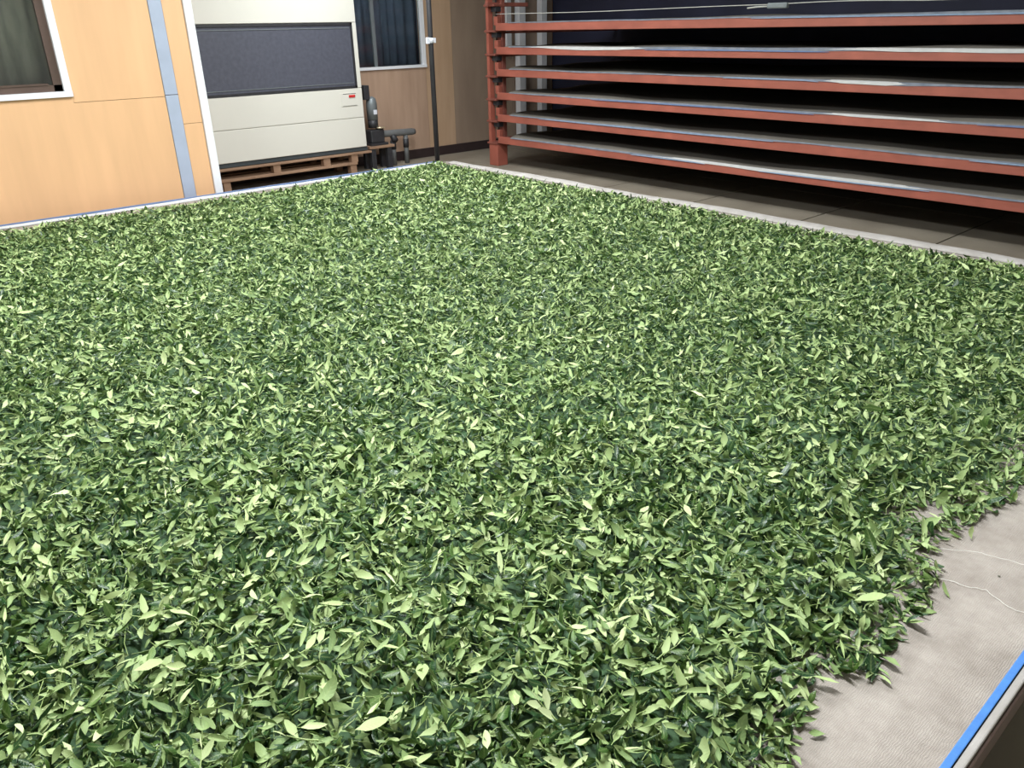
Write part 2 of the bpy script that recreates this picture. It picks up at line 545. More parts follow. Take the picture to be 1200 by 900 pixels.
# ------------------------------------------------------------------ pump and drain pipe beside the machine
yp = 7.40
t = thing('pump', (4.60, yp, .24), 'small dark grey motor pump beside the cream air conditioner', 'pump')
boxobj('terminal_box', M['black_steel'], t, 4.505, 4.568, yp - .04, yp + .05, .70, .84, bev=.006)
tubeobj('motor_body', M['grey_metal'], t, [(4.602, yp, .50), (4.602, yp, .66), (4.600, yp, .705), (4.596, yp, .725)], .056, 20, rads=[.056, .056, .048, .022])
boxobj('label_plate', M['label'], t, 4.585, 4.625, yp - .062, yp - .052, .555, .60, bev=.002)
tubeobj('pump_body', M['black_steel'], t, [(4.602, yp, .42), (4.602, yp, .50)], .053, 20)
tubeobj('flange', M['brass'], t, [(4.665, yp - .02, .412), (4.665, yp - .02, .424)], .055, 20)
bm = bmesh.new()
box(bm, 4.535, 4.70, yp - .055, yp + .06, .268, .40, bev=.012)
tube(bm, [(4.665, yp - .02, .40), (4.665, yp - .02, .412)], .04, 16)
obj('casing', bm, M['black_steel'], t)
boxobj('base_plate', M['black_steel'], t, 4.52, 4.73, yp - .07, yp + .07, .243, .268, bev=.003)

t = thing('pump_stand', (4.62, yp, 0), 'low wooden stand with dark legs under the small grey pump', 'stand')
boxobj('board', M['pallet'], t, 4.475, 4.785, yp - .10, yp + .10, .218, .243, bev=.003)
for x in (4.50, 4.70):
    for y in (yp - .09, yp + .04):
        boxobj('leg', M['black_steel'], t, x, x + .055, y, y + .05, 0.0, .218, bev=.003)

t = thing('drain_pipe', (4.95, 7.46, 0), 'thick grey pipe on two legs beside the small pump', 'pipe')
tubeobj('pipe', M['pvc'], t, [(4.71, 7.44, .345), (4.74, 7.44, .340), (5.14, 7.48, .325), (5.175, 7.482, .323)], .036, 18, rads=[.03, .036, .036, .030])
for x, y in ((4.865, 7.45), (5.045, 7.47)):
    l = tubeobj('leg', M['pvc'], t, [(x, y, 0), (x, y, .30)], .026, 14)
    tubeobj('collar', M['black_steel'], l, [(x, y, .17), (x, y, .26)], .031, 14)
tubeobj('coupling', M['black_steel'], t, [(4.865, 7.40, .26), (4.865, 7.47, .33)], .034, 14)

# black pole at the back edge of the tray
px, py = 4.352, 5.955
t = thing('pole', (px, py, 0), 'thin black pole rising beside the far corner of the tea tray', 'pole')
tubeobj('shaft', M['black_steel'], t, [(px, py, .012), (px, py, ZC - .001)], .022, 18)
tubeobj('base_flange', M['black_steel'], t, [(px, py, 0), (px, py, .012)], .05, 18)
tubeobj('clamp', M['label'], t, [(px, py, 1.245), (px, py, 1.285)], .026, 18)
boxobj('clamp_ear', M['label'], t, px - .055, px - .022, py - .02, py + .0, 1.24, 1.29, bev=.003)
boxobj('clamp_ear', M['label'], t, px + .022, px + .05, py - .01, py + .01, 1.245, 1.285, bev=.003)

# ------------------------------------------------------------------ the red rack
XF, XR = 5.58, 7.46          # front and rear of the shelves
YL, YN = 6.53, 0.25          # far end and near end
ZB_far = [1.325, 1.107, .900, .676, .460, .238]
ZB_near = [1.325, 1.118, .910, .692, .473, .255]     # measured at y = 1.7
RH = .068


def zb(k, y):
    return ZB_far[k] + (ZB_near[k] - ZB_far[k]) * (YL - y) / (YL - 1.7)


rack = thing('rack', (XF + .8, 3.4, 0), 'long red steel rack of six shallow cloth-lined shelves', 'rack')


def slant_box(bm, x0, x1, ya, yb, za, zbb, h):
    vs = [bm.verts.new(p) for p in ((x0, ya, za), (x1, ya, za), (x1, yb, zbb), (x0, yb, zbb), (x0, ya, za + h), (x1, ya, za + h), (x1, yb, zbb + h), (x0, yb, zbb + h))]
    for f in ((0, 1, 2, 3), (4, 5, 6, 7), (0, 1, 5, 4), (1, 2, 6, 5), (2, 3, 7, 6), (3, 0, 4, 7)):
        bm.faces.new([vs[i] for i in f])
    es = list({e for v in vs for e in v.link_edges})
    bmesh.ops.bevel(bm, geom=es, offset=.003, segments=1, affect='EDGES')


for k in range(6):
    zf, zn = zb(k, YL), zb(k, YN)
    sh = link('shelf', None, rack)
    WL[sh.name] = Vector((XF + .8, 3.4, zb(k, 3.4)))
    sh.location = WL[sh.name] - WL[rack.name]
    for nm, a, b in (('rail', XF, XF + .032), ('rail', XR - .03, XR)):
        bm = bmesh.new()
        slant_box(bm, a, b, YL, YN, zf, zn, RH)
        obj(nm, bm, M['red'], sh)
    # deck under the cloth
    bm = bmesh.new()
    slant_box(bm, XF + .034, XR - .031, YL - .04, YN + .01, zf + .026, zn + .026, .014)
    obj('deck', bm, M['black_steel'], sh)
    for y in (YL - .035, YN + .005):
        bm = bmesh.new()
        box(bm, XF + .033, XR - .03, y, y + .03, zb(k, y) + .003, zb(k, y) + RH - .012)
        obj('end_rail', bm, M['red_dark'], sh)


def rack_post(cx, cy, base, top, arms):
    """bracketed double upright standing on a stout foot"""
    p = link('post', None, rack)
    WL[p.name] = Vector((cx, cy, 0))
    p.location = WL[p.name] - WL[rack.name]
    bm = bmesh.new()
    box(bm, cx - .07, cx + .07, cy - .07, cy + .07, 0, base, bev=.006)
    obj('foot', bm, M['red'], p)
    bm = bmesh.new()
    box(bm, cx - .07, cx - .005, cy + .032, cy + .07, base, top, bev=.004)
    obj('upright', bm, M['red'], p)
    bm = bmesh.new()
    box(bm, cx + .02, cx + .07, cy - .07, cy + .0, base, top, bev=.004)
    obj('upright', bm, M['red_dark'], p)
    bm = bmesh.new()
    box(bm, cx + .035, cx + .05, cy - .01, cy + .04, base, top)
    obj('web', bm, M['black_steel'], p)
    for z in arms:
        boxobj('bracket', M['red_dark'], p, cx - .082, cx + .075, cy - .075, cy + .085, z - .014, z + .006, bev=.003)
        boxobj('shade_block', M['black_steel'], p, cx - .05, cx + .06, cy - .066, cy + .01, z - .062, z - .016, bev=.004)  # black box fills in the shadow gap below each bracket
        boxobj('stub', M['red'], p, cx - .035, cx + .012, cy - .068, cy - .012, z + .05, z + .13, bev=.004)
    return p


for (cx, cy) in ((XF + .072, YL + .082), (XF + .072, YN - .082)):
    far = cy > 3
    zz = [zb(k, cy) for k in range(6)] + [zb(0, cy) + .235]
    rack_post(cx, cy, min(zz) - .012, 2.1, zz)
ca = boxobj('cross_arm', M['red_dark'], rack, XF - .06, 6.07, YL + .045, YL + .085, 1.545, 1.582, bev=.004)
for k in range(6):
    boxobj('side_arm', M['red_dark'], rack, XF + .145, XR + .03, YL + .06, YL + .10, zb(k, YL) - .028, zb(k, YL) - .004, bev=.003)

# cloth lining on every shelf: greyish sheet + hem hanging a little over the front rail
NAMES = ['topmost', 'second from the top', 'third from the top', 'fourth from the top', 'fifth from the top', 'lowest']


def interp(x, pts):
    return float(np.interp(x, [p[0] for p in pts], [p[1] for p in pts]))


DROP = [  # (y, drop below the rail top in metres), y ascending
    [(0, .010), (2.0, .012), (3.5, .006), (5, .003), (6.6, .000)],
    [(0, .020), (2.4, .017), (3.2, .020), (3.8, .016), (4.6, .014), (5.2, .022), (5.6, .020), (5.9, .006), (6.6, .002)],
    [(0, .003), (1.6, .003), (2.0, .006), (2.4, .018), (2.8, .017), (3.1, .003), (4.8, .004), (6.6, .001)],
    [(0, .003), (1.5, .004), (2.4, .008), (2.7, .010), (3.4, .006), (5, .008), (6.6, .001)],
    [(0, .005), (2.0, .006), (3.0, .003), (4.0, .007), (5.2, .006), (6.6, .001)],
    [(0, .001), (1.8, .004), (2.6, .016), (3.2, .017), (4.0, .012), (5.4, .010), (6.6, .001)],
]
BLUE = [  # stretches of the hem where its blue edging shows
    [(1.2, 3.6)], [(2.95, 4.6)], [(3.0, 3.8)], [(0.4, 1.9), (3.0, 5.2)], [(1.0, 1.9), (3.3, 5.9)], [(2.1, 3.4), (3.9, 4.7)],
]
WHITE = [[], [(.5, 3.1), (4.5, 6.15)], [(2.35, 3.0)], [(2.0, 3.0)], [], [(1.9, 4.6)]]
M['hem_dull'] = mat('dull_hem', (0.15, 0.175, 0.22), 0.85, col2=(0.25, 0.27, 0.31), scale=14, bump=0.3)
for k in range(6):
    t = thing('shelf_cloth', (XF + .8, 3.4, zb(k, 3.4) + RH), 'grey brown cloth sheet spread on the %s shelf of the red rack' % NAMES[k], 'cloth', 'cloth sheets on the rack shelves')
    rs = random.Random(50 + k)
    ph = [rs.uniform(0, 6.28) for _ in range(8)]

    def hz(x, y):
        e = .004 * math.sin(3.1 * y + ph[0] + 2 * x) + .004 * math.sin(5.3 * y - 3.3 * x + ph[1]) + .003 * math.sin(9 * x + 2.1 * y + ph[2])
        edge = math.exp(-((x - XF) / .06) ** 2)
        e2 = e * (1 - edge) + .004 * (1 - edge) + .004 * (1 - edge) * math.sin(1.7 * y + ph[3])
        lift = .022 * math.exp(-((YL - .02 - y) / .12) ** 2) * (1 - edge)
        return zb(k, y) + RH + e2 + lift + .0005
    bm = bmesh.new()
    nx, ny = 16, 90
    grid = []
    for j in range(ny + 1):
        y = YN + .01 + (YL - .17 - YN) * j / ny
        row = []
        for i in range(nx + 1):
            x = XF + .004 + (XR - .02 - XF) * (i / nx) ** 1.3
            yy = y + .10 * (j / ny) ** 8 * math.sin(i * .7 + ph[4]) * .4
            row.append(bm.verts.new((x, yy, hz(x, yy))))
        grid.append(row)
    for j in range(ny):
        for i in range(nx):
            bm.faces.new((grid[j][i], grid[j][i + 1], grid[j + 1][i + 1], grid[j + 1][i]))
    bmesh.ops.recalc_face_normals(bm, faces=bm.faces)
    o = obj('sheet', bm, M['sheet'], t, smooth=True)
    md = o.modifiers.new('thick', 'SOLIDIFY')
    md.thickness = .002
    md.offset = 1

    def hem(y0, y1, top_off, drop_scale, out, m, n=140, name='hem'):
        bm = bmesh.new()
        prev = None
        tp = (lambda j: 1.0) if top_off == 0 else (lambda j: min(1.0, j / n * 4, (n - j) / n * 4))
        for j in range(n + 1):
            y = y0 + (y1 - y0) * j / n
            zt = zb(k, y) + RH + .0055 + .0015 * math.sin(4 * y + ph[5]) + top_off * tp(j) - (.0015 * (1 - tp(j)) if top_off else 0)
            d = interp(y, DROP[k]) * drop_scale * .8 * tp(j) + .002 * tp(j) + .0012 * math.sin(11 * y + ph[6])
            xo = XF - (out if top_off == 0 else .003 + (out - .003) * tp(j)) - .0015 * math.sin(7 * y + ph[7])
            ring = [bm.verts.new(p) for p in ((XF + .016, y, zt - .002), (XF + .006, y, zt + .002), (xo, y, zt - .002), (xo - .001, y, zt - d - .003), (xo + .003, y, zt - d - .003), (XF + .008, y, zt - .003))]
            if prev:
                for i in range(6):
                    bm.faces.new((prev[i], prev[(i + 1) % 6], ring[(i + 1) % 6], ring[i]))
            else:
                bm.faces.new(ring)
            prev = ring
        bm.faces.new(prev[::-1])
        return obj(name, bm, m, t, smooth=False)
    hem(YN + .02, YL - .20, 0, 1.0, .004, M['hem_dull'])
    for (a, b) in WHITE[k]:
        hem(a, b, .0012, 1.25, .0055, M['hem_white'], n=60, name='white_hem')
    for (a, b) in BLUE[k]:
        # blue edging is a narrow tape sewn along the lower part of the hem
        bm = bmesh.new()
        prev = None
        n = 60
        for j in range(n + 1):
            y = a + (b - a) * j / n
            d = interp(y, DROP[k]) + .004
            fade = min(1, min(j, n - j) / 8)
            zt = zb(k, y) + RH + .0055
            w = .006 * fade + .001
            z1_ = zt - d - .004
            xo = XF - .0075
            ring = [bm.verts.new(p) for p in ((xo, y, z1_ + w + .002), (xo - .0015, y, z1_ + w), (xo - .0015, y, z1_), (xo + .002, y, z1_))]
            if prev:
                for i in range(4):
                    bm.faces.new((prev[i], prev[(i + 1) % 4], ring[(i + 1) % 4], ring[i]))
            prev = ring
        obj('blue_edging', bm, M['hem_blue2'] if k in (1, 3) else M['hem_greyblue'], t)

# cable running along the rack front with its connector
t = thing('cable', (XF - .02, 3.5, 1.47), 'thin pale cable strung along the rack above its topmost shelf', 'cable')
pts = []
for i in range(61):
    y = 6.50 - i * (6.5 - .3) / 60
    pts.append((XF - .02 + .004 * math.sin(y * 5), y, 1.472 + .004 * math.sin(y * 2.1) + (.010 * math.sin((3.4 - y) * 3) if 2.3 < y < 3.4 else 0)))
tubeobj('wire', M['cable'], t, pts, .0032, 6)
boxobj('connector', M['grey_metal'], t, XF - .04, XF + .0, 3.30, 3.46, 1.448, 1.486, bev=.008)
tubeobj('loose_end', M['cable'], t, [(XF - .022, 3.63, 1.456), (XF - .02, 3.55, 1.462), (XF - .02, 3.45, 1.464)], .006, 6)

# ------------------------------------------------------------------ the tray the tea lies on
TZ = .27
TX0, TX1, TY0, TY1 = -1.45, 4.36, 0.205, 5.80
tray = thing('withering_tray', ((TX0 + TX1) / 2, 3.0, 0), 'wide low steel tray platform carrying the spread tea leaves', 'platform')
boxobj('bed_panel', M['black_steel'], tray, TX0 + .03, TX1 - .03, TY0 + .03, TY1 - .03, TZ - .022, TZ - .008)
for nm, b in (('rail', (TX0, TX1, TY0 - .022, TY0 + .002)), ('rail', (TX0, TX1, TY1 - .028, TY1)), ('rail', (TX0, TX0 + .03, TY0 + .002, TY1 - .028)), ('rail', (TX1 - .03, TX1, TY0 + .002, TY1 - .028))):
    boxobj(nm, M['frame_brown'] if b[2] < .2 else M['red_dark'], tray, *b, TZ - .06, TZ - .008, bev=.003)
boxobj('edge_cap', M['roll'], tray, TX0, TX1, TY0 - .016, TY0 - .002, TZ - .008, TZ + .001, bev=.003)
for x in np.linspace(TX0 + .1, TX1 - .1, 5):
    for y in (TY0 + .15, 3.0, TY1 - .12):
        boxobj('leg', M['red_dark'], tray, x - .03, x + .03, y - .03, y + .03, 0, TZ - .022, bev=.003)

cl = thing('tray_cloth', ((TX0 + TX1) / 2, 3.0, TZ), 'large beige woven cloth with blue edging under the tea leaves', 'cloth')
bm = bmesh.new()
nx, ny = 230, 60


def cloth_z(x, y):
    near = math.exp(-((y - .33) / .25) ** 2)
    w = .0012 * math.sin(37 * x + 19 * y) * math.sin(11 * x - 8 * y) + .0022 * math.sin(9 * x + 5 * y) + .0016 * math.sin(23 * x - 14 * y + 1) + .0012 * math.sin(41 * y + 7 * x)
    fold = 0.006 * math.exp(-((x - 1.66 + .25 * (y - .3)) / .012) ** 2) + .004 * math.exp(-((x - 1.40 - .5 * (y - .3)) / .02) ** 2)
    edge = min(1, (y - TY0) / .03)
    return TZ + (w * near + fold * near) * edge + .001


gr_ = []
for j in range(ny + 1):
    y = TY0 + (TY1 - TY0) * (j / ny) ** 1.9
    gr_.append([bm.verts.new((TX0 + (TX1 - TX0) * i / nx, y, cloth_z(TX0 + (TX1 - TX0) * i / nx, y))) for i in range(nx + 1)])
for j in range(ny):
    for i in range(nx):
        bm.faces.new((gr_[j][i], gr_[j][i + 1], gr_[j + 1][i + 1], gr_[j + 1][i]))
o = obj('cloth_sheet', bm, M['cloth'], cl, smooth=True)
md = o.modifiers.new('thick', 'SOLIDIFY')
md.thickness = .002
md.offset = -1
boxobj('blue_edging', M['hem_blue'], cl, TX0, TX1, TY0 - .001, TY0 + .012, TZ + .001, TZ + .004, bev=.0015)
boxobj('blue_edging', M['hem_blue2'], cl, TX0, 4.2, TY1 - .031, TY1 - .019, TZ + .002, TZ + .021, bev=.0015)


def roll(p0, p1, w, h, m, name, n=120, wob=.006, seed=0):
    """a flattened roll of folded cloth along an edge"""
    rs = random.Random(seed)
    ph = [rs.uniform(0, 6.28) for _ in range(4)]
    bm = bmesh.new()
    p0, p1 = Vector(p0), Vector(p1)
    d = (p1 - p0).normalized()
    s = Vector((-d.y, d.x, 0))
    L_ = (p1 - p0).length
    prev = None
    for j in range(n + 1):
        q = j / n * L_
        c = p0 + d * q + s * (wob * math.sin(1.9 * q + ph[0]) + wob * .6 * math.sin(5.1 * q + ph[1]))
        ww = w * (1 + .12 * math.sin(2.7 * q + ph[2]))
        hh = h * (1 + .2 * math.sin(3.9 * q + ph[3]) + .1 * math.sin(13 * q))
        ring = [bm.verts.new(c + s * (ww * .5 * math.cos(math.pi * i / 7)) + Vector((0, 0, hh * math.sin(math.pi * i / 7) ** .7))) for i in range(8)]
        if prev:
            for i in range(8):
                bm.faces.new((prev[i], prev[(i + 1) % 8], ring[(i + 1) % 8], ring[i]))
        else:
            bm.faces.new(ring)
        prev = ring
    bm.faces.new(prev[::-1])
    return obj(name, bm, m, cl, smooth=True)


roll((TX1 - .055, TY0 + .02, TZ + .001), (TX1 - .055, TY1 - .12, TZ + .001), .11, .016, M['roll'], 'folded_edge', seed=3)
roll((TX0 + .02, TY1 - .055, TZ + .001), (4.2, TY1 - .055, TZ + .001), .05, .014, M['hem_white'], 'folded_edge', seed=5, wob=.003)
roll((TX0 + .02, TY1 - .012, TZ + .001), (4.2, TY1 - .012, TZ + .001), .02, .010, M['hem_white'], 'folded_edge', seed=6, wob=.002)

# loose threads on the bare strip of cloth
for k, pts in enumerate([[(1.67, .46, 0), (1.72, .40, 0), (1.735, .36, 0), (1.752, .30, 0), (1.80, .26, 0)],
                         [(1.555, .43, 0), (1.575, .40, 0), (1.582, .36, 0), (1.60, .33, 0), (1.575, .28, 0), (1.58, .245, 0), (1.60, .22, 0)]]):
    P = []
    for i in range(len(pts) - 1):
        for s in range(5):
            f = s / 5
            x = pts[i][0] * (1 - f) + pts[i + 1][0] * f + .002 * math.sin(i * 5 + s * 1.7)
            y = pts[i][1] * (1 - f) + pts[i + 1][1] * f
            P.append((x, y, max(cloth_z(x, y), TZ + .002) + .0028))
    o = tubeobj('thread', M['thread'], None, P, .0006, 5)
    tag(o, ['straight white thread on the bare beige cloth, farther from the blue edge', 'wavy white thread lying across the bare beige cloth to the blue edge'][k], 'thread')

# ------------------------------------------------------------------ the tea leaves
NB = np.array([(-2, .38), (.2, .36), (.9, .370), (1.00, .392), (1.09, .425), (1.13, .425), (1.18, .372), (1.30, .372), (1.44, .385), (1.54, .39), (1.60, .43), (1.69, .468),
               (1.78, .455), (1.92, .420), (2.1, .405), (2.3, .455), (2.7, .43), (3.2, .46), (4.0, .44), (4.4, .45)]) + np.array([0, .018])
GX = rng.uniform(0, 6.28, 12)


def wob(x, y):
    return (.010 * np.sin(6.1 * x + 2.3 * y + GX[0]) + .010 * np.sin(5.2 * y - 3.3 * x + GX[1]) + .007 * np.sin(13.1 * x + 9.7 * y + GX[2])
            + .007 * np.sin(15.7 * y - 11.9 * x + GX[3]) + .005 * np.sin(31 * x + 5 * y + GX[4]) + .005 * np.sin(27 * y + 8 * x + GX[5]))


def edge_dist(x, y):
    d = np.minimum(y - np.interp(x, NB[:, 0], NB[:, 1]), 4.135 + .3 * wob(y, x) - x)
    d = np.minimum(d, np.interp(x, [-1, 2.6, 3.9], [5.50, 5.52, 5.62]) + .4 * wob(x, y) - y)
    d = np.minimum(d, np.hypot((x - 1.795) / 1.3, y - .53) - .022)
    return np.minimum(d, x + 1.2)


def heap_h(x, y):
    d = np.clip(edge_dist(x, y), 0, 1)
    s = np.clip(d / .16, 0, 1)
    s = s * s * (3 - 2 * s)
    g = np.clip(d / .05, 0, 1)
    return TZ + .004 + .012 * g + .026 * s + s * wob(x, y) * .6 + s * .0055 * np.sin(83 * x + 21 * y + GX[6]) * np.sin(77 * y - 17 * x + GX[7])


LIGHT_T = np.array([0.0, 0.10, 0.28, 0.50, 0.72, 0.90, 1.0])


def template(lod):
    """(t, s) of every vertex and the faces; s = -1, 0, 1 across the blade"""
    rows = {0: [.13, .30, .50, .72, .90], 1: [.24, .64], 2: [.45]}[lod]
    vt, vs, F = [0.0], [0.0], []
    idx = []
    for t_ in rows:
        idx.append(len(vt))
        vt += [t_] * 3
        vs += [-1.0, 0.0, 1.0]
    tip = len(vt)
    vt.append(1.0)
    vs.append(0.0)
    a = idx[0]
    F += [(0, a + 1, a), (0, a + 2, a + 1)]
    for i in range(len(idx) - 1):
        a, b = idx[i], idx[i + 1]
        F += [(a, a + 1, b + 1), (a, b + 1, b), (a + 1, a + 2, b + 2), (a + 1, b + 2, b + 1)]
    a = idx[-1]
    F += [(a, a + 1, tip), (a + 1, a + 2, tip)]
    return np.array(vt), np.array(vs), np.array(F)


def leaf_shapes(N, lod, L_, W_, curl, fold, twist, r):
    """local coordinates of N leaves, blade along +x, upper face towards +z"""
    t_, s_, F = template(lod)
    T_ = t_[None, :]
    Sx = s_[None, :]
    peak = r.uniform(.36, .52, (N, 1))
    wprof = np.where(T_ < peak, np.sin(.5 * np.pi * np.clip(T_ / peak, 0, 1)) ** 1.25, np.cos(.5 * np.pi * np.clip((T_ - peak) / (1.03 - peak), 0, 1)) ** .78)
    w = wprof * W_[:, None] * (1 + .10 * np.sin(17 * T_ + r.uniform(0, 6, (N, 1))))
    k = np.where(np.abs(curl) < .05, .05, curl)[:, None]
    th = k * T_
    x = L_[:, None] * np.sin(th) / k
    z0 = L_[:, None] * (1 - np.cos(th)) / k
    ly = Sx * w * np.cos(fold)[:, None]
    lz = np.abs(Sx) * w * np.sin(fold)[:, None]
    tw = twist[:, None] * (T_ - .4)
    y = ly * np.cos(tw) - lz * np.sin(tw)
    zz = ly * np.sin(tw) + lz * np.cos(tw)
    xx = x - np.sin(th) * zz
    z = z0 + np.cos(th) * zz
    y = y + .12 * L_[:, None] * np.sin(T_ * 2.6) * r.normal(0, .5, (N, 1)) * T_
    P = np.stack([xx - .5 * L_[:, None], y, z], -1)
    return P, F, np.broadcast_to(T_, (N, len(t_))), np.broadcast_to(np.abs(Sx), (N, len(t_)))


def rotate(P, yaw, pitch, rollv):
    cr, sr = np.cos(rollv)[:, None], np.sin(rollv)[:, None]
    cp, sp = np.cos(pitch)[:, None], np.sin(pitch)[:, None]
    cy, sy = np.cos(yaw)[:, None], np.sin(yaw)[:, None]
    x, y, z = P[..., 0], P[..., 1], P[..., 2]
    y, z = y * cr - z * sr, y * sr + z * cr
    x, z = x * cp + z * sp, -x * sp + z * cp
    x, y = x * cy - y * sy, x * sy + y * cy
    return np.stack([x, y, z], -1)


def cloud(x, y, lod, r, zlo, zhi, size=1.0):
    N = len(x)
    L_ = np.clip(r.normal(.038, .0110, N), .016, .066) * size
    W_ = L_ * r.uniform(.11, .225, N)
    curl = r.normal(.4, 1.0, N)
    fold = np.clip(r.normal(.50, .33, N), -.2, 1.25)
    P, F, al, ac = leaf_shapes(N, lod, L_, W_, curl, fold, r.normal(0, .9, N), r)
    d = np.clip(edge_dist(x, y) / .08, .3, 1)
    under = r.random(N) < .42
    rl = r.normal(0, .62, N) * d + np.where(under, np.pi, 0)
    pt = r.normal(0, .44, N) * d
    P = rotate(P, r.uniform(0, 2 * np.pi, N), pt, rl)
    z = heap_h(x, y) + r.uniform(zlo, zhi, N) * d
    P[..., 0] += x[:, None]
    P[..., 1] += y[:, None]
    P[..., 2] += z[:, None]
    lift = np.maximum(0, TZ + .0045 - P[..., 2].min(1))
    P[..., 2] += lift[:, None]
    tone = np.clip(r.beta(2.2, 2.2, N) + r.normal(0, .05, N), 0, 1)
    return P, F, al, ac, np.broadcast_to(tone[:, None], al.shape)


def scatter(density, x0, x1, y0, y1, keep, r):
    n = int(density * (x1 - x0) * (y1 - y0))
    x = r.uniform(x0, x1, n)
    y = r.uniform(y0, y1, n)
    k = keep(x, y)
    return x[k], y[k]


# view wedge used only to choose how finely the leaves are modelled and where they are sparse
def left_of_view(x, y):
    return x < -.06 + .19 * (y - 1.2) - .12


rr_ = np.hypot
ZONES = [
    # density, lod, near radius, far radius, size
    (6600, 0, 0.0, 2.0, 1.0),
    (5400, 1, 2.0, 3.8, 1.0),
    (4300, 1, 3.8, 9.0, 1.08),
]
parts = []
for den, lod, ra, rb, sz in ZONES:
    for side in (0, 1):
        dd, ll = (den, lod) if side == 0 else (2100, 2)

        def keep(x, y, side=side):
            q = rr_(x, y)
            return (q >= ra) & (q < rb) & (edge_dist(x, y) > 0.004) & (left_of_view(x, y) == bool(side))
        x, y = scatter(dd, -1.2, 4.25, .3, 5.72, keep, rng)
        if len(x):
            s2 = sz if side == 0 else 1.5
            parts.append(cloud(x, y, ll, rng, -.030, .017, s2))
# ragged margin: stray leaves just past the edge of the heap
x = rng.uniform(.75, 4.2, 420)
y = np.interp(x, NB[:, 0], NB[:, 1]) + rng.normal(.004, .014, 420)
parts.append(cloud(x, y, 0, rng, -.004, .010))
y = rng.uniform(.5, 5.7, 800)
x = 4.13 + rng.normal(0, .022, 800)
parts.append(cloud(np.minimum(x, 4.27), y, 1, rng, -.004, .010))
x = rng.uniform(-.3, 4.2, 800)
y = np.interp(x, [-1, 2.6, 3.9], [5.50, 5.52, 5.62]) + rng.normal(0, .016, 800)
parts.append(cloud(x, np.minimum(y, 5.725), 1, rng, -.004, .012))

# stems: slim three-sided rods lying among the leaves
def stems(n, r):
    x = r.uniform(-.3, 4.2, n * 2)
    y = r.uniform(.3, 5.7, n * 2)
    k = (edge_dist(x, y) > .02) & (r.random(n * 2) < np.clip(1.6 / rr_(x, y), .05, 1))
    x, y = x[k], y[k]
    n = len(x)
    L_ = r.uniform(.02, .06, n)
    ts = np.array([0, .5, 1.0])
    ang = np.array([0, 2.094, 4.188])
    rad = np.array([1.0, .9, .6]) * .0011
    P = np.zeros((n, 9, 3))
    bend = r.normal(0, .2, n)
    for i in range(3):
        for j in range(3):
            P[:, i * 3 + j, 0] = (ts[i] - .5) * L_
            P[:, i * 3 + j, 1] = rad[i] * np.cos(ang[j]) + bend * L_ * (ts[i] - .5) ** 2 * 2
            P[:, i * 3 + j, 2] = rad[i] * np.sin(ang[j])
    P = rotate(P, r.uniform(0, 6.283, n), r.normal(0, .3, n), np.zeros(n))
    P[..., 0] += x[:, None]
    P[..., 1] += y[:, None]
    P[..., 2] += (heap_h(x, y) + r.uniform(-.006, .013, n))[:, None]
    F = []
    for i in range(2):
        for j in range(3):
            a, b = i * 3 + j, i * 3 + (j + 1) % 3
            F += [(a, b, b + 3), (a, b + 3, a + 3)]
    return P, np.array(F)


def mesh_from(name, V, F, attrs, mats, midx=None, smooth=True):
    me = bpy.data.meshes.new(name)
    me.vertices.add(len(V))
    me.vertices.foreach_set('co', V.astype(np.float32).ravel())
    nf = len(F)
    me.loops.add(nf * 3)
    me.loops.foreach_set('vertex_index', F.astype(np.int32).ravel())
    me.polygons.add(nf)
    me.polygons.foreach_set('loop_start', np.arange(0, nf * 3, 3, dtype=np.int32))
    me.polygons.foreach_set('loop_total', np.full(nf, 3, dtype=np.int32))
    for m in mats:
        me.materials.append(m)
    if midx is not None:
        me.polygons.foreach_set('material_index', midx.astype(np.int32))
    me.polygons.foreach_set('use_smooth', np.full(nf, smooth))
    for k, v in attrs.items():
        a = me.attributes.new(k, 'FLOAT', 'POINT')
        a.data.foreach_set('value', v.astype(np.float32))
    me.update(calc_edges=True)
    return me


Vs, Fs, Ts, As, Cs, Ms = [], [], [], [], [], []
off = 0
for P, F, al, ac, tn in parts:
    N, K = al.shape
    Vs.append(P.reshape(-1, 3))
    Fs.append((F[None] + (np.arange(N) * K)[:, None, None]).reshape(-1, 3) + off)
    As.append(al.reshape(-1))
    Cs.append(ac.reshape(-1))
    Ts.append(tn.reshape(-1))
    Ms.append(np.zeros(N * len(F)))
    off += N * K
P, F = stems(9000, rng)
N, K = P.shape[:2]
Vs.append(P.reshape(-1, 3))
Fs.append((F[None] + (np.arange(N) * K)[:, None, None]).reshape(-1, 3) + off)
for a in (As, Cs, Ts):
    a.append(np.zeros(N * K))
Ms.append(np.ones(N * len(F)))
off += N * K
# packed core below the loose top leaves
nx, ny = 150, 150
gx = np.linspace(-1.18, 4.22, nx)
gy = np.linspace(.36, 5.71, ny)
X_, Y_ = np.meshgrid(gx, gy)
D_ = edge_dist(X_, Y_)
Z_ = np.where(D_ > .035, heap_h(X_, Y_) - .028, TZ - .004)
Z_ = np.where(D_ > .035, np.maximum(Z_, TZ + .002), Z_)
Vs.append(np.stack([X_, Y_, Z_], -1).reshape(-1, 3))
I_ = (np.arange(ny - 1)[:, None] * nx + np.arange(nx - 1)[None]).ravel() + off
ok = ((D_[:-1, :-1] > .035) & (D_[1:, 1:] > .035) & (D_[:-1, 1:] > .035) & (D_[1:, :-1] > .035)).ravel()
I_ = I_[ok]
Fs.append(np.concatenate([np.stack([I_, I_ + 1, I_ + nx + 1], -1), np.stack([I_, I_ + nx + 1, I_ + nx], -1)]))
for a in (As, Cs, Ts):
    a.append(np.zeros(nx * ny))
Ms.append(np.full(len(I_) * 2, 2))
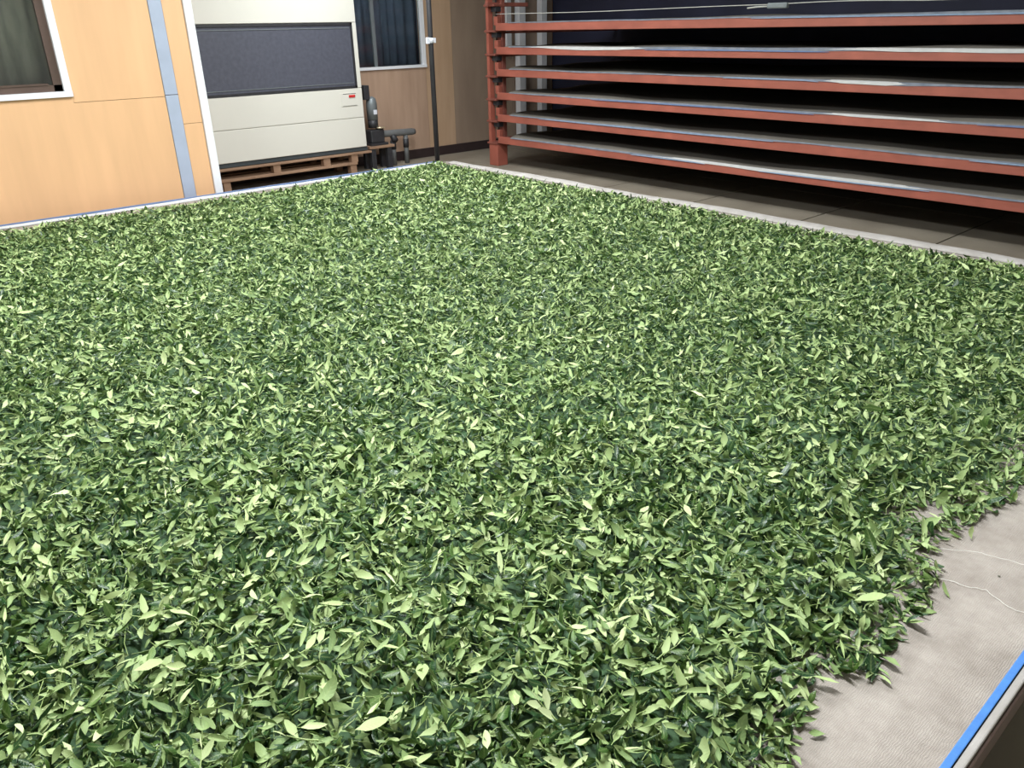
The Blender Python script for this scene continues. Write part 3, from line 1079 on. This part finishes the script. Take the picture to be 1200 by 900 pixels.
me = mesh_from('tea_leaf_heap', np.concatenate(Vs), np.concatenate(Fs),
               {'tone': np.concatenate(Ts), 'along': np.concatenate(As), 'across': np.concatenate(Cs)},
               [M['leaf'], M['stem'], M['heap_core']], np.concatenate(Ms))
heap = link('tea_leaf_heap', me)
tag(heap, 'deep even bed of fresh green tea leaves covering the whole tray', 'tea leaves', kind='stuff')
print('heap triangles', len(me.polygons))

# ---- the 300 leaves that show largest, each a thing of its own
r2 = np.random.default_rng(5)


def project(x, y, z):
    v = np.stack([x, y, z - 1.37], -1)
    d = v @ np.array(Wv)
    return 600 + 914.5 * (v @ np.array(Rv)) / d, 450 - 914.5 * (v @ np.array(Uv)) / d


VAR = []
for v in range(24):
    Lv = np.array([.032 + .0009 * v])
    P, F, al, ac = leaf_shapes(1, 0, Lv, Lv * r2.uniform(.12, .215), np.array([r2.normal(.3, 1.0)]), np.array([r2.uniform(.1, 1.0)]), np.array([r2.normal(0, .9)]), r2)
    V = P[0]
    tone = np.full(len(V), np.clip(r2.beta(2.2, 2.2), .1, .95))
    # petiole: a short slim rod at the blade's foot
    a = V[0]
    st = np.array([a + np.array([dx, rad * math.cos(q), rad * math.sin(q)]) for dx, rad in ((.002, .0009), (-.006, .0007)) for q in (0, 2.09, 4.19)])
    n0 = len(V)
    SF = []
    for j in range(3):
        p_, q_ = n0 + j, n0 + (j + 1) % 3
        SF += [(p_, q_, q_ + 3), (p_, q_ + 3, p_ + 3)]
    V = np.concatenate([V, st])
    F2 = np.concatenate([F, np.array(SF)])
    ex = np.zeros(6)
    VAR.append(mesh_from('tea_leaf', V, F2, {'tone': np.concatenate([tone, ex]), 'along': np.concatenate([al[0], ex]), 'across': np.concatenate([ac[0], ex])},
                         [M['leaf'], M['stem']], np.concatenate([np.zeros(len(F)), np.ones(6)])))

GL = 'fresh tea leaves lying loose on top at the front of the heap'
placed = []


def put_leaf(x, y, z, me, yaw, pitch, rl, sc, label):
    o = link('tea_leaf', me)
    o.location = (x, y, z)
    o.rotation_euler = (rl + math.pi, pitch, yaw)   # the mesh's glossy face points down at roll 0
    o.scale = (sc, sc, sc)
    tag(o, label, 'leaf', GL)
    placed.append((x, y))
    return o


def leaf_mesh(L1, W1, curl, fold, twist, tone, seed):
    r = np.random.default_rng(seed)
    P, F, al, ac = leaf_shapes(1, 0, np.array([L1]), np.array([W1]), np.array([curl]), np.array([fold]), np.array([twist]), r)
    return mesh_from('tea_leaf', P[0], F, {'tone': np.full(len(P[0]), tone), 'along': al[0], 'across': ac[0]}, [M['leaf']])


PI = math.pi
special = [  # x, y, dz, L, W, curl, fold, tone, yaw, roll, label
    (.430, .855, .028, .056, .0125, .30, .15, .97, -.45, PI, 'broad pale green leaf lying flat alone near the bottom edge of the photo'),
    (1.325, .455, .034, .070, .0135, .25, .25, .85, -.62, PI - .15, 'large pale leaf at the right margin of the heap, above the bare cloth'),
    (1.200, .360, .008, .030, .0060, .3, .5, .95, -2.0, PI - .3, 'small pale leaf fallen on the beige cloth just off the heap'),
    (1.675, .330, .006, .016, .0030, 1.2, .5, .05, .2, 0, 'tiny dark curled leaf bit alone on the bare beige cloth'),
    (.560, .898, .022, .052, .0125, -.3, .30, .80, 1.0, PI, 'wide pale leaf with a raised midrib left of the bright green shoot'),
    (.205, 1.245, .022, .050, .013, .2, .20, .98, -.4, PI, 'bright pale leaf lying crosswise at the lower left of the heap'),
    (1.075, .455, .024, .055, .0105, -.4, .15, .02, 2.3, .3, 'long dark glossy leaf hanging over the margin beside a pale leaf'),
    (1.105, .425, .018, .050, .0095, .3, .35, .92, 2.2, PI + .4, 'pointed pale leaf hanging over the heap margin onto the cloth'),
]
for i, (x, y, dz, L1, W1, cu, fo, to, yw, rl, lb) in enumerate(special):
    m_ = leaf_mesh(L1, W1, cu, fo, .2, to * .72, 100 + i)
    base = float(heap_h(np.array(x), np.array(y))) if edge_dist(np.array(x), np.array(y)) > 0 else cloth_z(x, y)
    put_leaf(x, y, base + dz, m_, yw, 0.05, rl, 1.0, lb)

# shoots: stem with leaves and bud as its parts
GS = 'tea shoots lying on the front of the heap'


def zone(x, y):
    u, v = project(np.array(x), np.array(y), np.array(.33))
    if edge_dist(np.array(x), np.array(y)) < .06:
        return 'at the ragged margin by the bare cloth'
    return ('left of the forked shoot', 'beside the forked shoot', 'around the bright yellow green shoot', 'short of the margin by the bare cloth')[int(min(3, max(0, u // 260)))]


def shoot(x, y, yaw, tilt, tone, nleaf, label, seed, sc=1.0):
    r = random.Random(seed)
    t = link('tea_shoot', None)
    t.location = (x, y, float(heap_h(np.array(x), np.array(y))) + .016)
    t.rotation_euler = (0, tilt, yaw)
    t.scale = (sc, sc, sc)
    t.empty_display_size = .02
    tag(t, label, 'shoot', GS)
    bm = bmesh.new()
    tube(bm, [(-.03, 0, 0), (-.012, .002, .001), (.008, 0, .002), (.022, -.001, .004)], .0013, 6, rads=[.0015, .0014, .0012, .0009])
    me = bpy.data.meshes.new('stem')
    bm.to_mesh(me)
    bm.free()
    me.materials.append(M['stem'])
    link('stem', me, t)
    for i in range(nleaf):
        m_ = leaf_mesh(.044 - .004 * i, .0085, .4, .35, .1, tone, seed * 10 + i)
        o = link('leaf', m_, t)
        a = (-1) ** i * (.55 + .12 * i)
        px_ = -.012 + .014 * i
        o.location = (px_ + .020 * math.cos(a), .020 * math.sin(a), .003 + .001 * i)
        o.rotation_euler = (0 if (i + seed) % 2 or seed == 3 else PI, -.15, a)
    m_ = leaf_mesh(.024, .0028, .1, 1.0, 0, min(1, tone + .3), seed * 10 + 7)
    o = link('bud', m_, t)
    o.location = (.034, -.001, .006)
    o.rotation_euler = (0, -.2, 0)
    placed.append((x, y))


shoot(.672, .690, 1.9, -.5, .98, 3, 'bright yellow green upright shoot near the bottom edge of the photo', 3)
shoot(.335, .925, 2.4, -.1, .75, 2, 'forked green shoot with a bare stem at the lower left of the heap', 4)
for k in range(10):
    for _ in range(200):
        x, y = r2.uniform(.1, 1.5), r2.uniform(.45, 1.35)
        u_, v_ = project(np.array(x), np.array(y), np.array(.34))
        if 20 < u_ < 1060 and 660 < v_ < 890 and edge_dist(np.array(x), np.array(y)) > .05 and all((x - a) ** 2 + (y - b) ** 2 > .07 ** 2 for a, b in placed):
            shoot(x, y, r2.uniform(0, 6.28), r2.uniform(-.25, .1), r2.uniform(.3, .9), int(r2.integers(2, 4)), 'young tea shoot of narrow leaves and a bud, ' + zone(x, y), 20 + k, .9)
            break
cand = []
cx_ = r2.uniform(-.1, 2.0, 30000)
cy_ = r2.uniform(.36, 1.7, 30000)
u_, v_ = project(cx_, cy_, np.full(30000, .33))
okk = (u_ > 5) & (u_ < 1195) & (v_ < 892) & (edge_dist(cx_, cy_) > .012)
cx_, cy_ = cx_[okk], cy_[okk]
grid_ = {}
for x, y in placed:
    grid_.setdefault((int(x / .03), int(y / .03)), []).append((x, y))
for x, y in zip(cx_, cy_):
    g = (int(x / .03), int(y / .03))
    if any((x - a) ** 2 + (y - b) ** 2 < .030 ** 2 for i in (-1, 0, 1) for j in (-1, 0, 1) for a, b in grid_.get((g[0] + i, g[1] + j), ())):
        continue
    grid_.setdefault(g, []).append((x, y))
    cand.append((x * x + y * y, x, y))
cand.sort()


for k, (_, x, y) in enumerate(cand[:280]):
    ed = float(np.clip(edge_dist(np.array(x), np.array(y)) / .08, .3, 1))
    under = r2.random() < .5
    v = int(r2.integers(0, 24))
    put_leaf(x, y, float(heap_h(np.array(x), np.array(y))) + r2.uniform(.008, .019) * ed, VAR[v], r2.uniform(0, 6.28), r2.normal(0, .32) * ed,
             r2.normal(0, .48) * ed + (PI if under else 0), r2.uniform(.9, 1.15),
             '%s tea leaf loose on the heap, %s' % (('small ' if v < 8 else 'long ' if v > 16 else '') + ('pale' if under else 'dark glossy'), zone(x, y)))
